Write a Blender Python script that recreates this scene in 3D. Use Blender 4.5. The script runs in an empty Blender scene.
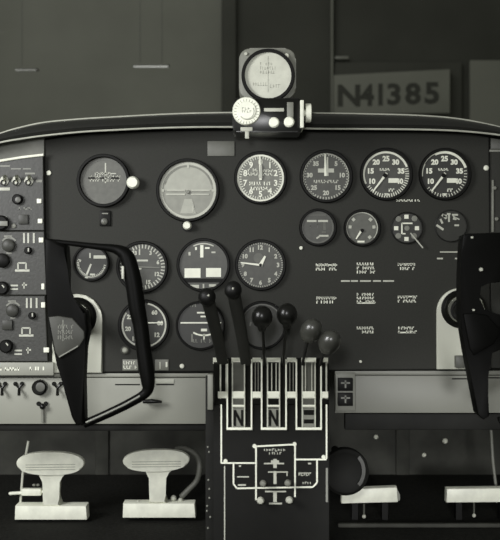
import bpy, bmesh, math, random
from mathutils import Vector, Matrix
random.seed(7)
SC = bpy.context.scene
COL = SC.collection
PI = math.pi
D = 1.6            # camera to instrument panel, metres
S = 0.0016         # metres per pixel of the photograph on the panel plane
ZC = 0.45          # eye height above the cabin floor

def P(px, py, Y=0.0):
    """world point at depth Y (panel front = 0) seen at photo pixel (px, py)"""
    k = S * (D + Y) / D
    return Vector(((px - 250) * k, Y, ZC - (py - 270) * k))
def K(Y=0.0): return S * (D + Y) / D

# ------------------------------------------------------------------ materials
def mat(name, col, rough=0.5, metal=0.0, var=0.10, scale=60.0, bump=0.0, spec=0.5, coat=0.0):
    m = bpy.data.materials.new(name); m.use_nodes = True
    nt = m.node_tree; b = nt.nodes['Principled BSDF']
    b.inputs['Roughness'].default_value = rough
    b.inputs['Metallic'].default_value = metal
    b.inputs['Specular IOR Level'].default_value = spec
    b.inputs['Coat Weight'].default_value = coat
    if isinstance(col, (int, float)): col = (col*1.0, col*1.015, col*0.86)
    tc = nt.nodes.new('ShaderNodeTexCoord'); n = nt.nodes.new('ShaderNodeTexNoise')
    n.inputs['Scale'].default_value = scale; n.inputs['Detail'].default_value = 4
    nt.links.new(tc.outputs['Object'], n.inputs['Vector'])
    r = nt.nodes.new('ShaderNodeValToRGB')
    r.color_ramp.elements[0].position = 0.3; r.color_ramp.elements[1].position = 0.7
    r.color_ramp.elements[0].color = tuple(c*(1-var) for c in col)+(1,)
    r.color_ramp.elements[1].color = tuple(c*(1+var) for c in col)+(1,)
    nt.links.new(n.outputs['Fac'], r.inputs['Fac'])
    nt.links.new(r.outputs['Color'], b.inputs['Base Color'])
    if bump:
        bp = nt.nodes.new('ShaderNodeBump'); bp.inputs['Strength'].default_value = bump
        bp.inputs['Distance'].default_value = 0.002
        nt.links.new(n.outputs['Fac'], bp.inputs['Height']); nt.links.new(bp.outputs['Normal'], b.inputs['Normal'])
    return m

M = dict(
    panel   = mat('panel_crackle_black', 0.026, 0.65, var=.10, scale=420, bump=.08, spec=.2),
    module  = mat('module_dark_gray', 0.027, 0.5, var=.2, scale=200, bump=.2),
    bezel   = mat('bezel_black', 0.004, 0.5, spec=.15),
    black   = mat('gloss_black', 0.006, 0.28, spec=.3),
    leather = mat('black_leather', 0.010, 0.45, bump=.3, scale=250),
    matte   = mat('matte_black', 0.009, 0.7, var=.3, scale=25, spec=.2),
    dial_dk = mat('dial_black', 0.022, 0.5),
    dial_md = mat('dial_gray', 0.085, 0.5, var=.15, scale=120),
    dial_cg = mat('dial_charcoal', 0.05, 0.5, var=.15, scale=120),
    dial_lt = mat('dial_light_gray', 0.22, 0.5, var=.10, scale=80),
    dial_sky= mat('dial_pale_gray', 0.33, 0.5, var=.08, scale=80),
    dial_wh = mat('dial_cream', 0.52, 0.5, var=.10, scale=60),
    white   = mat('lumin_white', 0.72, 0.5, var=.06),
    emblem  = mat('hub_plate_gray', 0.042, 0.5, var=.15, spec=.3),
    pedblk  = mat('pedestal_black', 0.006, 0.6, spec=.12),
    placard = mat('placard_gray', 0.11, 0.5, var=.1),
    knobdk  = mat('knob_dark', 0.035, 0.45, spec=.3),
    leverbk = mat('lever_black', 0.003, 0.5, spec=.25),
    leverarm= mat('lever_arm_dark', 0.018, 0.55, spec=.25),
    yokeblk = mat('yoke_black', 0.002, 0.5, spec=.08),
    dial_al = mat('dial_altimeter_gray', 0.15, 0.5, var=.15, scale=120),
    dial_pn = mat('dial_panel_black', 0.028, 0.5, spec=.3),
    dialmk  = mat('dial_faint_ink', 0.38, 0.5),
    pale    = mat('pale_gray_paint', 0.42, 0.5, var=.10),
    gray    = mat('gray_paint', 0.17, 0.5, var=.10),
    dkgray  = mat('dark_gray_paint', 0.075, 0.45),
    knobgr  = mat('gray_plastic', 0.036, 0.3, spec=.6),
    sheet   = mat('sheet_metal_gray', 0.255, 0.5, var=.05, scale=12),
    sheetdk = mat('sheet_metal_dimmed', 0.175, 0.5, var=.05, scale=12),  # darker copy of the sheet metal, for weaker light on the right
    plate   = mat('light_plate', 0.55, 0.45, var=.05, scale=20),
    alu     = mat('worn_aluminium', 0.78, 0.45, metal=0.0, var=.12, scale=45, bump=.15),
    chrome  = mat('chrome', 0.75, 0.25, metal=1.0),
    piping  = mat('pale_piping', 0.36, 0.35),
    hangar  = mat('hangar_wall_paint', 0.16, 0.9, var=.10, scale=2, spec=.1),
    hangdk  = mat('hangar_dark_bay', 0.055, 0.9, var=.15, scale=2, spec=.1),
    board   = mat('number_board', 0.17, 0.8, var=.08, scale=5, spec=.1),
    letter  = mat('number_black', 0.05, 0.8, spec=.1),
    carpet  = mat('dark_carpet', 0.014, 0.95, var=.4, scale=180, bump=.5, spec=.1),
    firewall= mat('firewall_black', 0.045, 0.7, var=.35, scale=14, bump=.1, spec=.2),
    concrete= mat('hangar_concrete', 0.05, 0.9, var=.15, scale=3),
)
def emis(name, col, st):
    m = bpy.data.materials.new(name); m.use_nodes = True
    b = m.node_tree.nodes['Principled BSDF']
    b.inputs['Emission Color'].default_value = (*col, 1); b.inputs['Emission Strength'].default_value = st
    return m
M['glint'] = emis('glint_glow', (1, 1, .95), 0.45)  # self-lit colour imitating glints on the windshield
g = bpy.data.materials.new('windshield_glass'); g.use_nodes = True
nt = g.node_tree; nt.nodes.clear()
o_ = nt.nodes.new('ShaderNodeOutputMaterial'); mx = nt.nodes.new('ShaderNodeMixShader')
tr = nt.nodes.new('ShaderNodeBsdfTransparent'); gl = nt.nodes.new('ShaderNodeBsdfGlossy'); fr = nt.nodes.new('ShaderNodeFresnel')
tr.inputs['Color'].default_value = (.93, .94, .92, 1); gl.inputs['Roughness'].default_value = .03; fr.inputs['IOR'].default_value = 1.3
nt.links.new(fr.outputs[0], mx.inputs[0]); nt.links.new(tr.outputs[0], mx.inputs[1]); nt.links.new(gl.outputs[0], mx.inputs[2])
nt.links.new(mx.outputs[0], o_.inputs['Surface'])
M['glass'] = g

# ------------------------------------------------------------------ objects
def wloc(o):
    v = Vector((0, 0, 0))
    while o: v += o.location; o = o.parent
    return v
def tag(o, label=None, cat=None, group=None, kind=None):
    if label: o['label'] = label
    if cat: o['category'] = cat
    if group: o['group'] = group
    if kind: o['kind'] = kind
    return o
def thing(name, label, cat, loc, group=None):
    o = bpy.data.objects.new(name, None); COL.objects.link(o); o.location = loc
    o.empty_display_size = 0.02
    return tag(o, label, cat, group)
def part(name, bm, m, parent=None, label=None, smooth=40, kind=None):
    bmesh.ops.recalc_face_normals(bm, faces=bm.faces[:])
    lo = Vector([min(v.co[i] for v in bm.verts) for i in range(3)])
    hi = Vector([max(v.co[i] for v in bm.verts) for i in range(3)])
    c = (lo + hi) / 2
    for v in bm.verts: v.co -= c
    me = bpy.data.meshes.new(name); bm.to_mesh(me); bm.free()
    me.materials.append(M[m])
    if smooth:
        me.shade_smooth(); me.set_sharp_from_angle(angle=math.radians(smooth))
    o = bpy.data.objects.new(name, me); COL.objects.link(o)
    if parent: o.parent = parent; o.location = c - wloc(parent)
    else: o.location = c
    if label: o['label'] = label
    if kind: o['kind'] = kind
    return o
def single(name, bm, m, label, cat, group=None, smooth=40):
    return tag(part(name, bm, m, None, smooth=smooth), label, cat, group)
def struct(name, bm, m, smooth=40): return tag(part(name, bm, m, None, smooth=smooth), kind='structure')
def B(): return bmesh.new()

# ------------------------------------------------------------------ shapes
def box(bm, lo, hi, bev=0.0):
    lo = Vector(lo); hi = Vector(hi)
    r = bmesh.ops.create_cube(bm, size=1.0)
    vs = r['verts']; d = hi - lo; c = (lo+hi)/2
    for v in vs: v.co = Vector((v.co.x*d.x, v.co.y*d.y, v.co.z*d.z)) + c
    if bev:
        es = list({e for v in vs for e in v.link_edges})
        bmesh.ops.bevel(bm, geom=es, offset=bev, segments=2, affect='EDGES', profile=.5)
    return bm
def pbox(bm, x0, y0, x1, y1, Yf, th, bev=0.0):
    """box whose front face spans photo pixels at depth Yf, th thick going back"""
    a = P(x0, y0, Yf); b = P(x1, y1, Yf)
    return box(bm, (min(a.x, b.x), Yf, min(a.z, b.z)), (max(a.x, b.x), Yf+th, max(a.z, b.z)), bev)
def lathe(bm, prof, c, axis=(0, -1, 0), seg=40, sx=1.0):
    """profile (radius, distance along axis) turned about axis through c"""
    ax = Vector(axis).normalized()
    u = ax.cross(Vector((0, 0, 1)))
    if u.length < 1e-4: u = Vector((1, 0, 0))
    u.normalize(); w = ax.cross(u).normalized()
    rings = []
    for (r, d) in prof:
        if r < 1e-7: rings.append([bm.verts.new(c + ax*d)])
        else: rings.append([bm.verts.new(c + ax*d + (u*math.cos(2*PI*i/seg)*sx + w*math.sin(2*PI*i/seg))*r) for i in range(seg)])
    for a, b in zip(rings, rings[1:]):
        for i in range(seg):
            j = (i+1) % seg
            if len(a) == 1 and len(b) == 1: continue
            if len(a) == 1: bm.faces.new((a[0], b[i], b[j]))
            elif len(b) == 1: bm.faces.new((a[i], a[j], b[0]))
            else: bm.faces.new((a[i], a[j], b[j], b[i]))
    return bm
def tube(bm, pts, rad, seg=14, cap=True, flat=1.0, flatdir=None):
    pts = [Vector(p) for p in pts]; n = len(pts)
    if not hasattr(rad, '__len__'): rad = [rad]*n
    rings = []; up = None
    for i, p in enumerate(pts):
        t = (pts[min(i+1, n-1)] - pts[max(i-1, 0)]).normalized()
        if flatdir is not None:
            w = Vector(flatdir) - t*t.dot(Vector(flatdir)); w.normalize(); u = t.cross(w)
        else:
            if up is None: up = Vector((0, 1, 0)) if abs(t.y) < .9 else Vector((0, 0, 1))
            u = t.cross(up).normalized(); w = u.cross(t).normalized(); up = w
        rings.append([bm.verts.new(p + (u*math.cos(2*PI*k/seg) + w*flat*math.sin(2*PI*k/seg))*rad[i]) for k in range(seg)])
    for a, b in zip(rings, rings[1:]):
        for k in range(seg):
            bm.faces.new((a[k], a[(k+1) % seg], b[(k+1) % seg], b[k]))
    if cap: bm.faces.new(rings[0][::-1]); bm.faces.new(rings[-1])
    return bm
def smooth_path(pts, n=8):
    """Catmull-Rom through points (tuples of any length)"""
    out = []
    m = len(pts)
    for i in range(m-1):
        p0 = pts[max(i-1, 0)]; p1 = pts[i]; p2 = pts[i+1]; p3 = pts[min(i+2, m-1)]
        for k in range(n):
            t = k/n
            out.append(tuple(.5*((2*b)+(-a+c)*t+(2*a-5*b+4*c-d)*t*t+(-a+3*b-3*c+d)*t**3) for a, b, c, d in zip(p0, p1, p2, p3)))
    out.append(tuple(pts[-1])); return out
def prism(bm, pts, Yf, th, bev=0.0):
    f = [bm.verts.new(P(x, y, Yf)) for x, y in pts]
    b = [bm.verts.new(v.co + Vector((0, th, 0))) for v in f]
    n = len(f)
    faces = [bm.faces.new(f), bm.faces.new(b[::-1])]
    for i in range(n): faces.append(bm.faces.new((f[i], f[(i+1) % n], b[(i+1) % n], b[i])))
    if bev:
        bmesh.ops.bevel(bm, geom=list(faces[0].edges), offset=bev, segments=2, affect='EDGES', profile=.5)
    return bm
def stroke(bm, x0, y0, x1, y1, w, Yf, th=.0006):
    """thin raised bar between two panel pixels, w pixels wide"""
    a = Vector((x0, y0)); b = Vector((x1, y1)); d = (b-a)
    if d.length < 1e-6: return bm
    d.normalize(); n = Vector((-d.y, d.x))*w/2
    return prism(bm, [(a+n)[:], (b+n)[:], (b-n)[:], (a-n)[:]], Yf, th)
def polar(cx, cy, r, deg):
    a = math.radians(deg); return cx + r*math.sin(a), cy - r*math.cos(a)
def ticks(bm, cx, cy, r0, r1, n, a0, a1, w, Yf):
    for i in range(n):
        a = a0 + (a1-a0)*i/max(n-1, 1)
        stroke(bm, *polar(cx, cy, r0, a), *polar(cx, cy, r1, a), w, Yf)
def arc(bm, cx, cy, r0, r1, a0, a1, Yf, th=.0006, n=28):
    o = [polar(cx, cy, r1, a0+(a1-a0)*i/n) for i in range(n+1)]
    i_ = [polar(cx, cy, r0, a0+(a1-a0)*i/n) for i in range(n+1)]
    for k in range(n):
        prism(bm, [o[k], o[k+1], i_[k+1], i_[k]], Yf, th)
_tc = {}
def text(bm, s, cx, cy, h, Yf, stretch=1.0, weight=.012, deg=0):
    if (s, weight) not in _tc:
        cu = bpy.data.curves.new('t', 'FONT'); cu.body = s; cu.size = 1; cu.extrude = .02; cu.offset = weight; cu.resolution_u = 3
        ob = bpy.data.objects.new('t', cu); COL.objects.link(ob)
        bpy.context.view_layer.update()
        me = bpy.data.meshes.new_from_object(ob.evaluated_get(bpy.context.evaluated_depsgraph_get()))
        vs = [v.co.copy() for v in me.vertices]; fs = [list(p.vertices) for p in me.polygons]
        bpy.data.objects.remove(ob); bpy.data.curves.remove(cu); bpy.data.meshes.remove(me)
        lo = Vector([min(v[i] for v in vs) for i in range(3)]); hi = Vector([max(v[i] for v in vs) for i in range(3)])
        _tc[(s, weight)] = ([v-(lo+hi)/2 for v in vs], fs, hi.y-lo.y)
    vs, fs, H = _tc[(s, weight)]
    k = h*K(Yf)/H; c = P(cx, cy, Yf); a = math.radians(-deg)
    nv = []
    for v in vs:
        x = v.x*k*stretch; z = v.y*k
        nv.append(bm.verts.new((c.x+x*math.cos(a)-z*math.sin(a), Yf - v.z*.02, c.z+x*math.sin(a)+z*math.cos(a))))
    for f in fs:
        try: bm.faces.new([nv[i] for i in f])
        except ValueError: pass
    return bm
def faint(bm, cx, cy, w, h, rows, Yf, seed=1, lw=.7):
    """rows of worn engraving too small to read: short upright and level strokes"""
    R = random.Random(seed)
    rh = h/rows
    for r in range(rows):
        y = cy - h/2 + rh*(r+.5); x = cx - w/2; hh = rh*.36
        while x < cx + w/2 - 1:
            cw = R.uniform(1.5, 2.3)
            q = R.random()
            if q < .85:
                stroke(bm, x+.35, y-hh, x+.35, y+hh, lw, Yf)
                if q < .3: stroke(bm, x, y-hh+lw/2, x+cw, y-hh+lw/2, lw, Yf)
                elif q < .6: stroke(bm, x, y+hh-lw/2, x+cw, y+hh-lw/2, lw, Yf)
                elif q < .75: stroke(bm, x, y, x+cw, y, lw, Yf)
            x += cw + .7
def knob(bm, px, py, r, Yb, h, cham=.2, seg=32):
    k = K(Yb)
    R_ = r*k
    return lathe(bm, [(0, 0), (R_, 0), (R_, h*(1-cham)), (R_*(1-cham), h), (0, h)], P(px, py, Yb), seg=seg)
def ball(bm, px, py, Y, rx, ry, rz, rot=0, seg=24):
    c = P(px, py, Y); k = K(Y)
    r = bmesh.ops.create_uvsphere(bm, u_segments=seg, v_segments=seg//2, radius=1)
    a = math.radians(-rot)
    for v in r['verts']:
        x, y, z = v.co.x*rx*k, v.co.y*ry*k, v.co.z*rz*k
        v.co = c + Vector((x*math.cos(a)-z*math.sin(a), y, x*math.sin(a)+z*math.cos(a)))
    return bm
def screw(px, py, r, Yb, parent, m='pale', name='screw', h=.003):
    bm = B(); knob(bm, px, py, r, Yb, h, .3, 14)
    return part(name, bm, m, parent)

# ================================================================== SETTING
bm = B(); box(bm, (-1.1, -.9, -.02), (1.1, .62, 0)); struct('floor', bm, 'carpet')
bm = B(); box(bm, (-1.1, .60, .0), (1.1, .63, .69)); fw = struct('wall_firewall', bm, 'firewall')
for i in range(7):
    bm = B(); x = -1.0 + i*.33; box(bm, (x, .592, 0.0), (x+.03, .60, .6), .003); part('stiffener', bm, 'firewall', fw)
for (x, y, r) in ((424, 455, 1.7), (445, 441, 2.2), (376, 437, 1.8)):
    bm = B(); ball(bm, x, y, .592, r*1.25, r, r*1.25); part('bolt', bm, 'white', fw)
YH = 4.0
bm = B(); box(bm, (-6, YH, -1.3), (6, YH+.1, 3.5)); struct('wall_hangar', bm, 'hangdk')
bm = B(); box(bm, (-6, 1.4, -1.35), (6, YH, -1.3)); struct('floor_hangar', bm, 'concrete')
def hpan(x0, y0, x1, y1, n, m, Y=YH, th=.03):
    bm = B(); pbox(bm, x0, y0, x1, y1, Y-th, th-.0005, .006); return struct(n, bm, m)
hpan(-260, -160, 222, 480, 'reflection_panel', 'hangar')  # lighter panel paints in the reflection on the left of the windshield
hpan(222, -160, 236, 480, 'trim_1', 'hangdk', th=.06)
hpan(331, -160, 333.5, 480, 'trim_2', 'hangar', th=.05)
hpan(335, 56, 349, 59, 'trim_3', 'gray', th=.05)
hpan(334, 62, 462, 480, 'door_2', 'hangdk', th=.03)
hpan(470, 60, 760, 480, 'door_3', 'hangar', th=.03)

# registration number board on the hangar wall
b0 = thing('number_board', 'gray board reading N41385 seen through the windshield above the glareshield', 'sign', P(391, 112, YH-.09))
bm = B(); prism(bm, [(334, 75), (450, 69), (450, 113), (334, 114)], YH-.10, .06, .004); part('board', bm, 'board', b0)
bm = B()
for ch, x in zip('N41385', (349, 367, 380.5, 394, 413, 432)):
    text(bm, ch, x, 94.3-(x-390)*.03, 22, YH-.1015, stretch={'1': .9, '4': .92}.get(ch, 1.1), weight=.035)
part('lettering', bm, 'letter', b0, 'black registration number on gray')

# windshield glints built as glowing tubes with housing and cable
def glint_streak(x0, x1, y, w, cable, label):
    t = thing('windshield_glint', label, 'glint', P((x0+x1)/2, y, 3.0), 'glowing streaks for windshield glints')
    bm = B(); c0 = P(x0, y, 3.0); c1 = P(x1, y, 3.0)
    tube(bm, [c0, c1], w*K(3.0)*.5, 10); part('glint_tube', bm, 'glint', t, 'pale glowing streak for a glint')
    bm = B(); pbox(bm, x0-1, y-w*.5-1.0, x1+1, y-w*.5, 2.97, .06, .004); part('housing', bm, 'hangar', t)
    for cx in cable:
        bm = B(); tube(bm, [P(cx, y-3, 3.0), P(cx, -60, 3.0)], .002, 8); part('added_cable', bm, 'dkgray', t)
glint_streak(134, 168, 66, 2.4, (140, 162), 'longer glowing streak for a windshield glint left of the compass')
glint_streak(16, 36, 69.5, 1.8, (22,), 'short dim streak for a windshield glint, with an added thin cable near the left edge')

# windshield
bm = B()
rows = []
for j in range(9):
    f = j/8
    row = []
    for i in range(21):
        x = -1.0 + i*.1
        row.append(bm.verts.new((x, .62 - .55*f - .25*(x*x)*.6, .70 + .75*f - .05*x*x)))
    rows.append(row)
for a, b in zip(rows, rows[1:]):
    for i in range(20): bm.faces.new((a[i], a[i+1], b[i+1], b[i]))
struct('window_1', bm, 'glass')

# ================================================================== GLARESHIELD
upl = [(-40, 148), (0, 133.5), (20, 127.5), (45, 122.3), (80, 119), (110, 117.2), (170, 114), (232, 112.6), (310, 113), (370, 114), (420, 115.5), (460, 119), (500, 127), (540, 139)]
lol = [(-40, 152), (0, 142.5), (20, 139), (45, 135.5), (80, 132), (110, 130.2), (170, 127.6), (232, 127), (310, 128.6), (370, 129), (420, 129.5), (460, 131), (500, 135), (540, 142)]
US = smooth_path(upl, 5); LS = smooth_path(lol, 5)
gs = thing('glareshield', 'long black padded glareshield arching over the instrument panel with two pale piping lines', 'glareshield', P(250, 128, -.05))
bm = B()
prof = []
for (u, l) in zip(US, LS):
    a = P(u[0], u[1], -.03); b = P(l[0], l[1], -.05)
    m_ = (a+b)/2 + Vector((0, -.012, 0))
    back = Vector((a.x*1.05, .60, a.z + .004)); backl = Vector((b.x*1.05, .60, a.z - .012)); und = P(l[0], l[1]+.5, .02)
    prof.append([bm.verts.new(q) for q in (back, a, (a+m_)/2+Vector((0, -.004, 0)), m_, (b+m_)/2+Vector((0, -.004, 0)), b, und, backl)])
for p, q in zip(prof, prof[1:]):
    for i in range(8): bm.faces.new((p[i], p[(i+1) % 8], q[(i+1) % 8], q[i]))
bm.faces.new(prof[0]); bm.faces.new(prof[-1][::-1])
part('padded_lip', bm, 'leather', gs)
bm = B(); tube(bm, [P(x, y, -.034) for x, y in US], .0013, 8); part('upper_piping', bm, 'piping', gs, 'pale upper piping line')
bm = B(); tube(bm, [P(x, y, -.053) for x, y in LS], .0015, 8); part('lower_piping', bm, 'piping', gs, 'pale lower piping line')

# ================================================================== MAIN PANEL
top = [(44.5, 140), (60, 137.5), (85, 134.5), (110, 132.8), (170, 131), (230, 130.5), (330, 131.5), (430, 132.2), (470, 134), (489, 137)]
ip = thing('instrument_panel', 'wide flat dark crackle-finish instrument panel carrying all the round gauges', 'instrument panel', P(267, 371, .005))
bm = B(); prism(bm, top + [(491, 369), (47.5, 372.5)], 0, .010, .0015); part('face_plate', bm, 'panel', ip, smooth=0)
# black edge gasket
bm = B()
gp = top + [(491, 369), (47.5, 372.5), top[0]]
tube(bm, [P(x, y, .004) for x, y in gp], .0026, 8, cap=False); part('edge_gasket', bm, 'bezel', ip)
for (x, y, r) in ((49, 173, 2.4), (486, 168, 2.6), (301, 248, 1.8), (360.5, 361.5, 1.4), (182, 366, 2.3)):
    screw(x, y, r, -.0002, ip, 'white')
# engraving on the panel, too fine to read
bm = B()
YE = -.0005
k = 0
for (x, y, w, h, r) in ((326, 267, 20, 8, 2), (366, 268, 18, 12, 3), (407, 266.5, 18, 8, 2), (326, 300, 19, 8, 2), (366, 298, 18, 11, 3),
                        (407, 299, 18, 8, 2), (366, 330, 18, 8, 2), (407, 330, 17, 8, 2), (405, 200.5, 17, 3, 1), (419, 200.5, 8, 3, 1)):
    bm = B(); faint(bm, x, y, w, h, r, YE, 10+k, 1.05); k += 1
    for (x0, x1, y2) in ((317, 335, 265), (398, 415, 264), (317, 335, 297.5), (399, 416, 296.5), (357, 375, 303), (398, 415, 332.5)):
        if abs((x0+x1)/2-x) < 3 and abs(y2-y) < 7: stroke(bm, x0, y2, x1, y2, 1.3, YE)
    part('engraved_lettering', bm, 'white', ip, smooth=0)
bm = B()
for (x0, x1) in ((341, 350), (351, 358), (360, 371), (373, 381), (383, 394)): stroke(bm, x0, 281, x1, 281, 1.6, YE)
part('engraved_lettering', bm, 'pale', ip, smooth=0); bm = B()
for (x0, x1) in ((440, 458), ): stroke(bm, x0, 252, x1, 252, 1.3, YE)
stroke(bm, 437, 258.5, 443, 258.5, 1.6, YE); stroke(bm, 455, 258.5, 459, 258.5, 1.6, YE)
part('engraved_lettering', bm, 'pale', ip, smooth=0)

single('placard', pbox(B(), 207.5, 141, 234.5, 156, -.0022, .002, .0006), 'placard', 'small blank gray placard left of the compass, high on the panel', 'placard')
t = thing('placard', 'gray lettered placard under the airspeed dial, left of the left yoke grip', 'placard', P(130, 365, -.002), 'placards along the bottom of the panel')
bm = B(); pbox(bm, 122.5, 359.5, 138, 370.5, -.0022, .002, .0005); part('plate', bm, 'gray', t)
bm = B(); faint(bm, 130, 365, 13, 9, 2, -.0026, 3); part('lettering', bm, 'white', t, smooth=0)
t = thing('placard', 'gray placard with one white dot, right of the left yoke grip', 'placard', P(162, 365, -.002), 'placards along the bottom of the panel')
bm = B(); pbox(bm, 155, 359.5, 168.5, 370.5, -.0022, .002, .0005); part('plate', bm, 'gray', t)
bm = B(); stroke(bm, 166.5, 362, 166.5, 367, 1.8, -.0026); stroke(bm, 160, 362, 160, 369, .8, -.0026); part('lettering', bm, 'white', t, smooth=0)
t = thing('indicator_light', 'small white jewel light at lower left of the airspeed dial', 'light', P(125, 350, 0))
bm = B(); lathe(bm, [(.0066, 0), (.0066, .004), (.005, .005), (.005, 0)], P(125, 350, 0), seg=24); part('collar', bm, 'dkgray', t)
bm = B(); ball(bm, 125, 350, -.001, 3.2, 3.2, 3.2); part('lens', bm, 'pale', t)
t = thing('push_button', 'small black push button below the dim gyro dial at upper left', 'button', P(105, 218, 0))
bm = B(); pbox(bm, 99.5, 210.5, 110.5, 226, -.004, .0042, .001); part('housing', bm, 'bezel', t)
bm = B(); knob(bm, 104.5, 221.5, 3.3, -.004, .004); part('button_cap', bm, 'dkgray', t)
bm = B(); stroke(bm, 102, 213.5, 108, 213.5, 1.2, -.0045); ball(bm, 104, 222, -.0075, 1.1, 1, 1.1); part('marking', bm, 'gray', t)

# ================================================================== GAUGES
YF = -.0035; YM = -.0041; YN = -.0062
def gauge(name, label, cx, cy, r, face, rim=2.9, depth=.008, cat='gauge', group='round gauges in the panel', rimmat='bezel'):
    t = thing(name, label, cat, P(cx, cy, 0), group)
    k = S
    bm = B()
    lathe(bm, [(r*k-.0003, .001), (r*k, depth*.75), ((r+.6)*k, depth), ((r+rim-.8)*k, depth), ((r+rim)*k, depth*.7), ((r+rim)*k, .0002), (r*k-.0003, .0002), (r*k-.0003, .001)], P(cx, cy, 0), seg=56)
    part('bezel', bm, rimmat, t)
    bm = B(); lathe(bm, [(0, -YF), (r*k, -YF), (r*k, .0005), (0, .0005)], P(cx, cy, 0), seg=56); part('dial', bm, face, t)
    return t
def marks(t, f, m='white', name='dial_markings', label=None):
    bm = B(); f(bm); return part(name, bm, m, t, label, smooth=0)
def needle(t, cx, cy, deg, L, tail=3, w=1.6, m='white', name='needle', Y=YN):
    bm = B()
    tip = polar(cx, cy, L, deg); bk = polar(cx, cy, -tail, deg)
    d = math.radians(deg); nx, ny = math.cos(d)*w/2, math.sin(d)*w/2
    prism(bm, [(bk[0]+nx, bk[1]+ny), (tip[0]+nx*.5, tip[1]+ny*.5), (tip[0]-nx*.5, tip[1]-ny*.5), (bk[0]-nx, bk[1]-ny)], Y, .0007)
    return part(name, bm, m, t, smooth=0)
def hub(t, cx, cy, r, m='bezel'):
    bm = B(); knob(bm, cx, cy, r, YM, .003); part('hub', bm, m, t)

# --- directional gyro
t = gauge('gyro_gauge', 'dim dark-rimmed gyro gauge with a white knob on its right, upper left of the panel', 104, 181, 23.2, 'dial_md', rim=3.4, depth=.012)
def f(bm):
    faint(bm, 105, 173.5, 20, 4, 1, YM, 31, .9); faint(bm, 105, 178.5, 30, 7, 2, YM, 32, 1.0)
    stroke(bm, 99, 173.5, 116, 173.5, 1.0, YM); stroke(bm, 105.5, 163, 105.5, 183, 1.4, YM)
marks(t, f, 'pale')
marks(t, lambda bm: (stroke(bm, 88, 178, 95, 178, 1.6, YM-.0003), stroke(bm, 111, 178, 119, 178, 1.6, YM-.0003), stroke(bm, 100, 178, 104, 178, 1.5, YM-.0003)), 'bezel', 'reading_window')
marks(t, lambda bm: arc(bm, 104, 181, 20.5, 22.6, -80, 100, YM), 'dkgray', 'bezel_ring')
bm = B(); knob(bm, 133.5, 183, 6.2, -.004, .014, .25); lathe(bm, [(.0035, 0), (.0035, .006)], P(133.5, 183, 0)); part('setting_knob', bm, 'white', t, 'white round setting knob')
# --- attitude indicator
t = gauge('attitude_indicator', 'large pale gray artificial horizon gauge with small white knob beneath', 188, 190.5, 28.6, 'dial_lt', rim=3.0, depth=.011)
def f(bm):
    pts = [polar(188, 190.5, 24, a) for a in range(-90, 91, 10)]
    prism(bm, pts, YM+.0002, .0003)
marks(t, f, 'dial_sky', 'sky_half')
marks(t, lambda bm: prism(bm, [(184.5, 199), (192, 199), (196, 213.5), (180, 213.5)], YM, .0004), 'dial_sky', 'ground_lane')
def f(bm):
    stroke(bm, 167, 190.3, 185, 190.3, 1.3, YM-.0008); stroke(bm, 191.5, 190.3, 210, 190.3, 1.3, YM-.0008)
    stroke(bm, 166, 194.3, 185, 194.3, 1.5, YM-.0008); stroke(bm, 191, 194.3, 209, 194.3, 1.2, YM-.0008)
    stroke(bm, 160, 190.5, 164, 190.5, 2.6, YM-.0008); stroke(bm, 212, 190.5, 216, 190.5, 2.4, YM-.0008)
    stroke(bm, 188, 162.5, 188, 168, 1.8, YM-.0008); stroke(bm, 193, 206, 193, 212, 1.4, YM-.0008)
    arc(bm, 188, 190.5, 25.6, 28, 0, 360, YM-.0003, n=60)
marks(t, f, 'pale')
marks(t, lambda bm: arc(bm, 188, 190.5, 23.6, 25.0, -75, 75, YM-.0006), 'gray', 'bank_scale'); hub(t, 188, 192, 1.8, 'gray')
bm = B(); knob(bm, 187.5, 225.8, 4.3, -.003, .012, .3); lathe(bm, [(.003, 0), (.003, .005)], P(187.5, 225.8, 0)); part('caging_knob', bm, 'white', t, 'small white caging knob')
bm = B(); lathe(bm, [(.0095, .0002), (.0095, .003), (.0075, .003), (.0075, .0002)], P(187.5, 225.8, 0)); part('knob_collar', bm, 'bezel', t)

def numerals(bm, cx, cy, r, items, h, a0, a1, weight=.03, st=1.0):
    for i, s in enumerate(items):
        a = a0 + (a1-a0)*i/(len(items)-1) if len(items) > 1 else a0
        text(bm, s, *polar(cx, cy, r, a), h, YM, st, weight)
# --- altimeter
t = gauge('altimeter', 'bright white-rimmed altimeter gauge directly under the compass', 260.5, 178, 23.6, 'dial_al', rim=2.9)
def f(bm):
    arc(bm, 260.5, 178, 21.6, 23.4, 0, 360, YM, n=60)
    ticks(bm, 260.5, 178, 19, 22, 50, 0, 352.8, .7, YM)
    numerals(bm, 260.5, 178, 16, list('0123456789'), 6.2, 0, 324)
    faint(bm, 253, 172, 10, 8, 2, YM, 41, .9); faint(bm, 268, 172.5, 10, 7, 2, YM, 42, .9); faint(bm, 260, 183.5, 21, 5, 1, YM, 43, 1); faint(bm, 260, 188.5, 18, 5, 1, YM, 44, 1)
marks(t, f)
needle(t, 260.5, 178, -2, 22, 2, 2.6); needle(t, 260.5, 176, 3, 11, 2, 3.4, 'pale', 'hour_needle', YN-.0012); hub(t, 260.5, 176, 2, 'pale')
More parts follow.
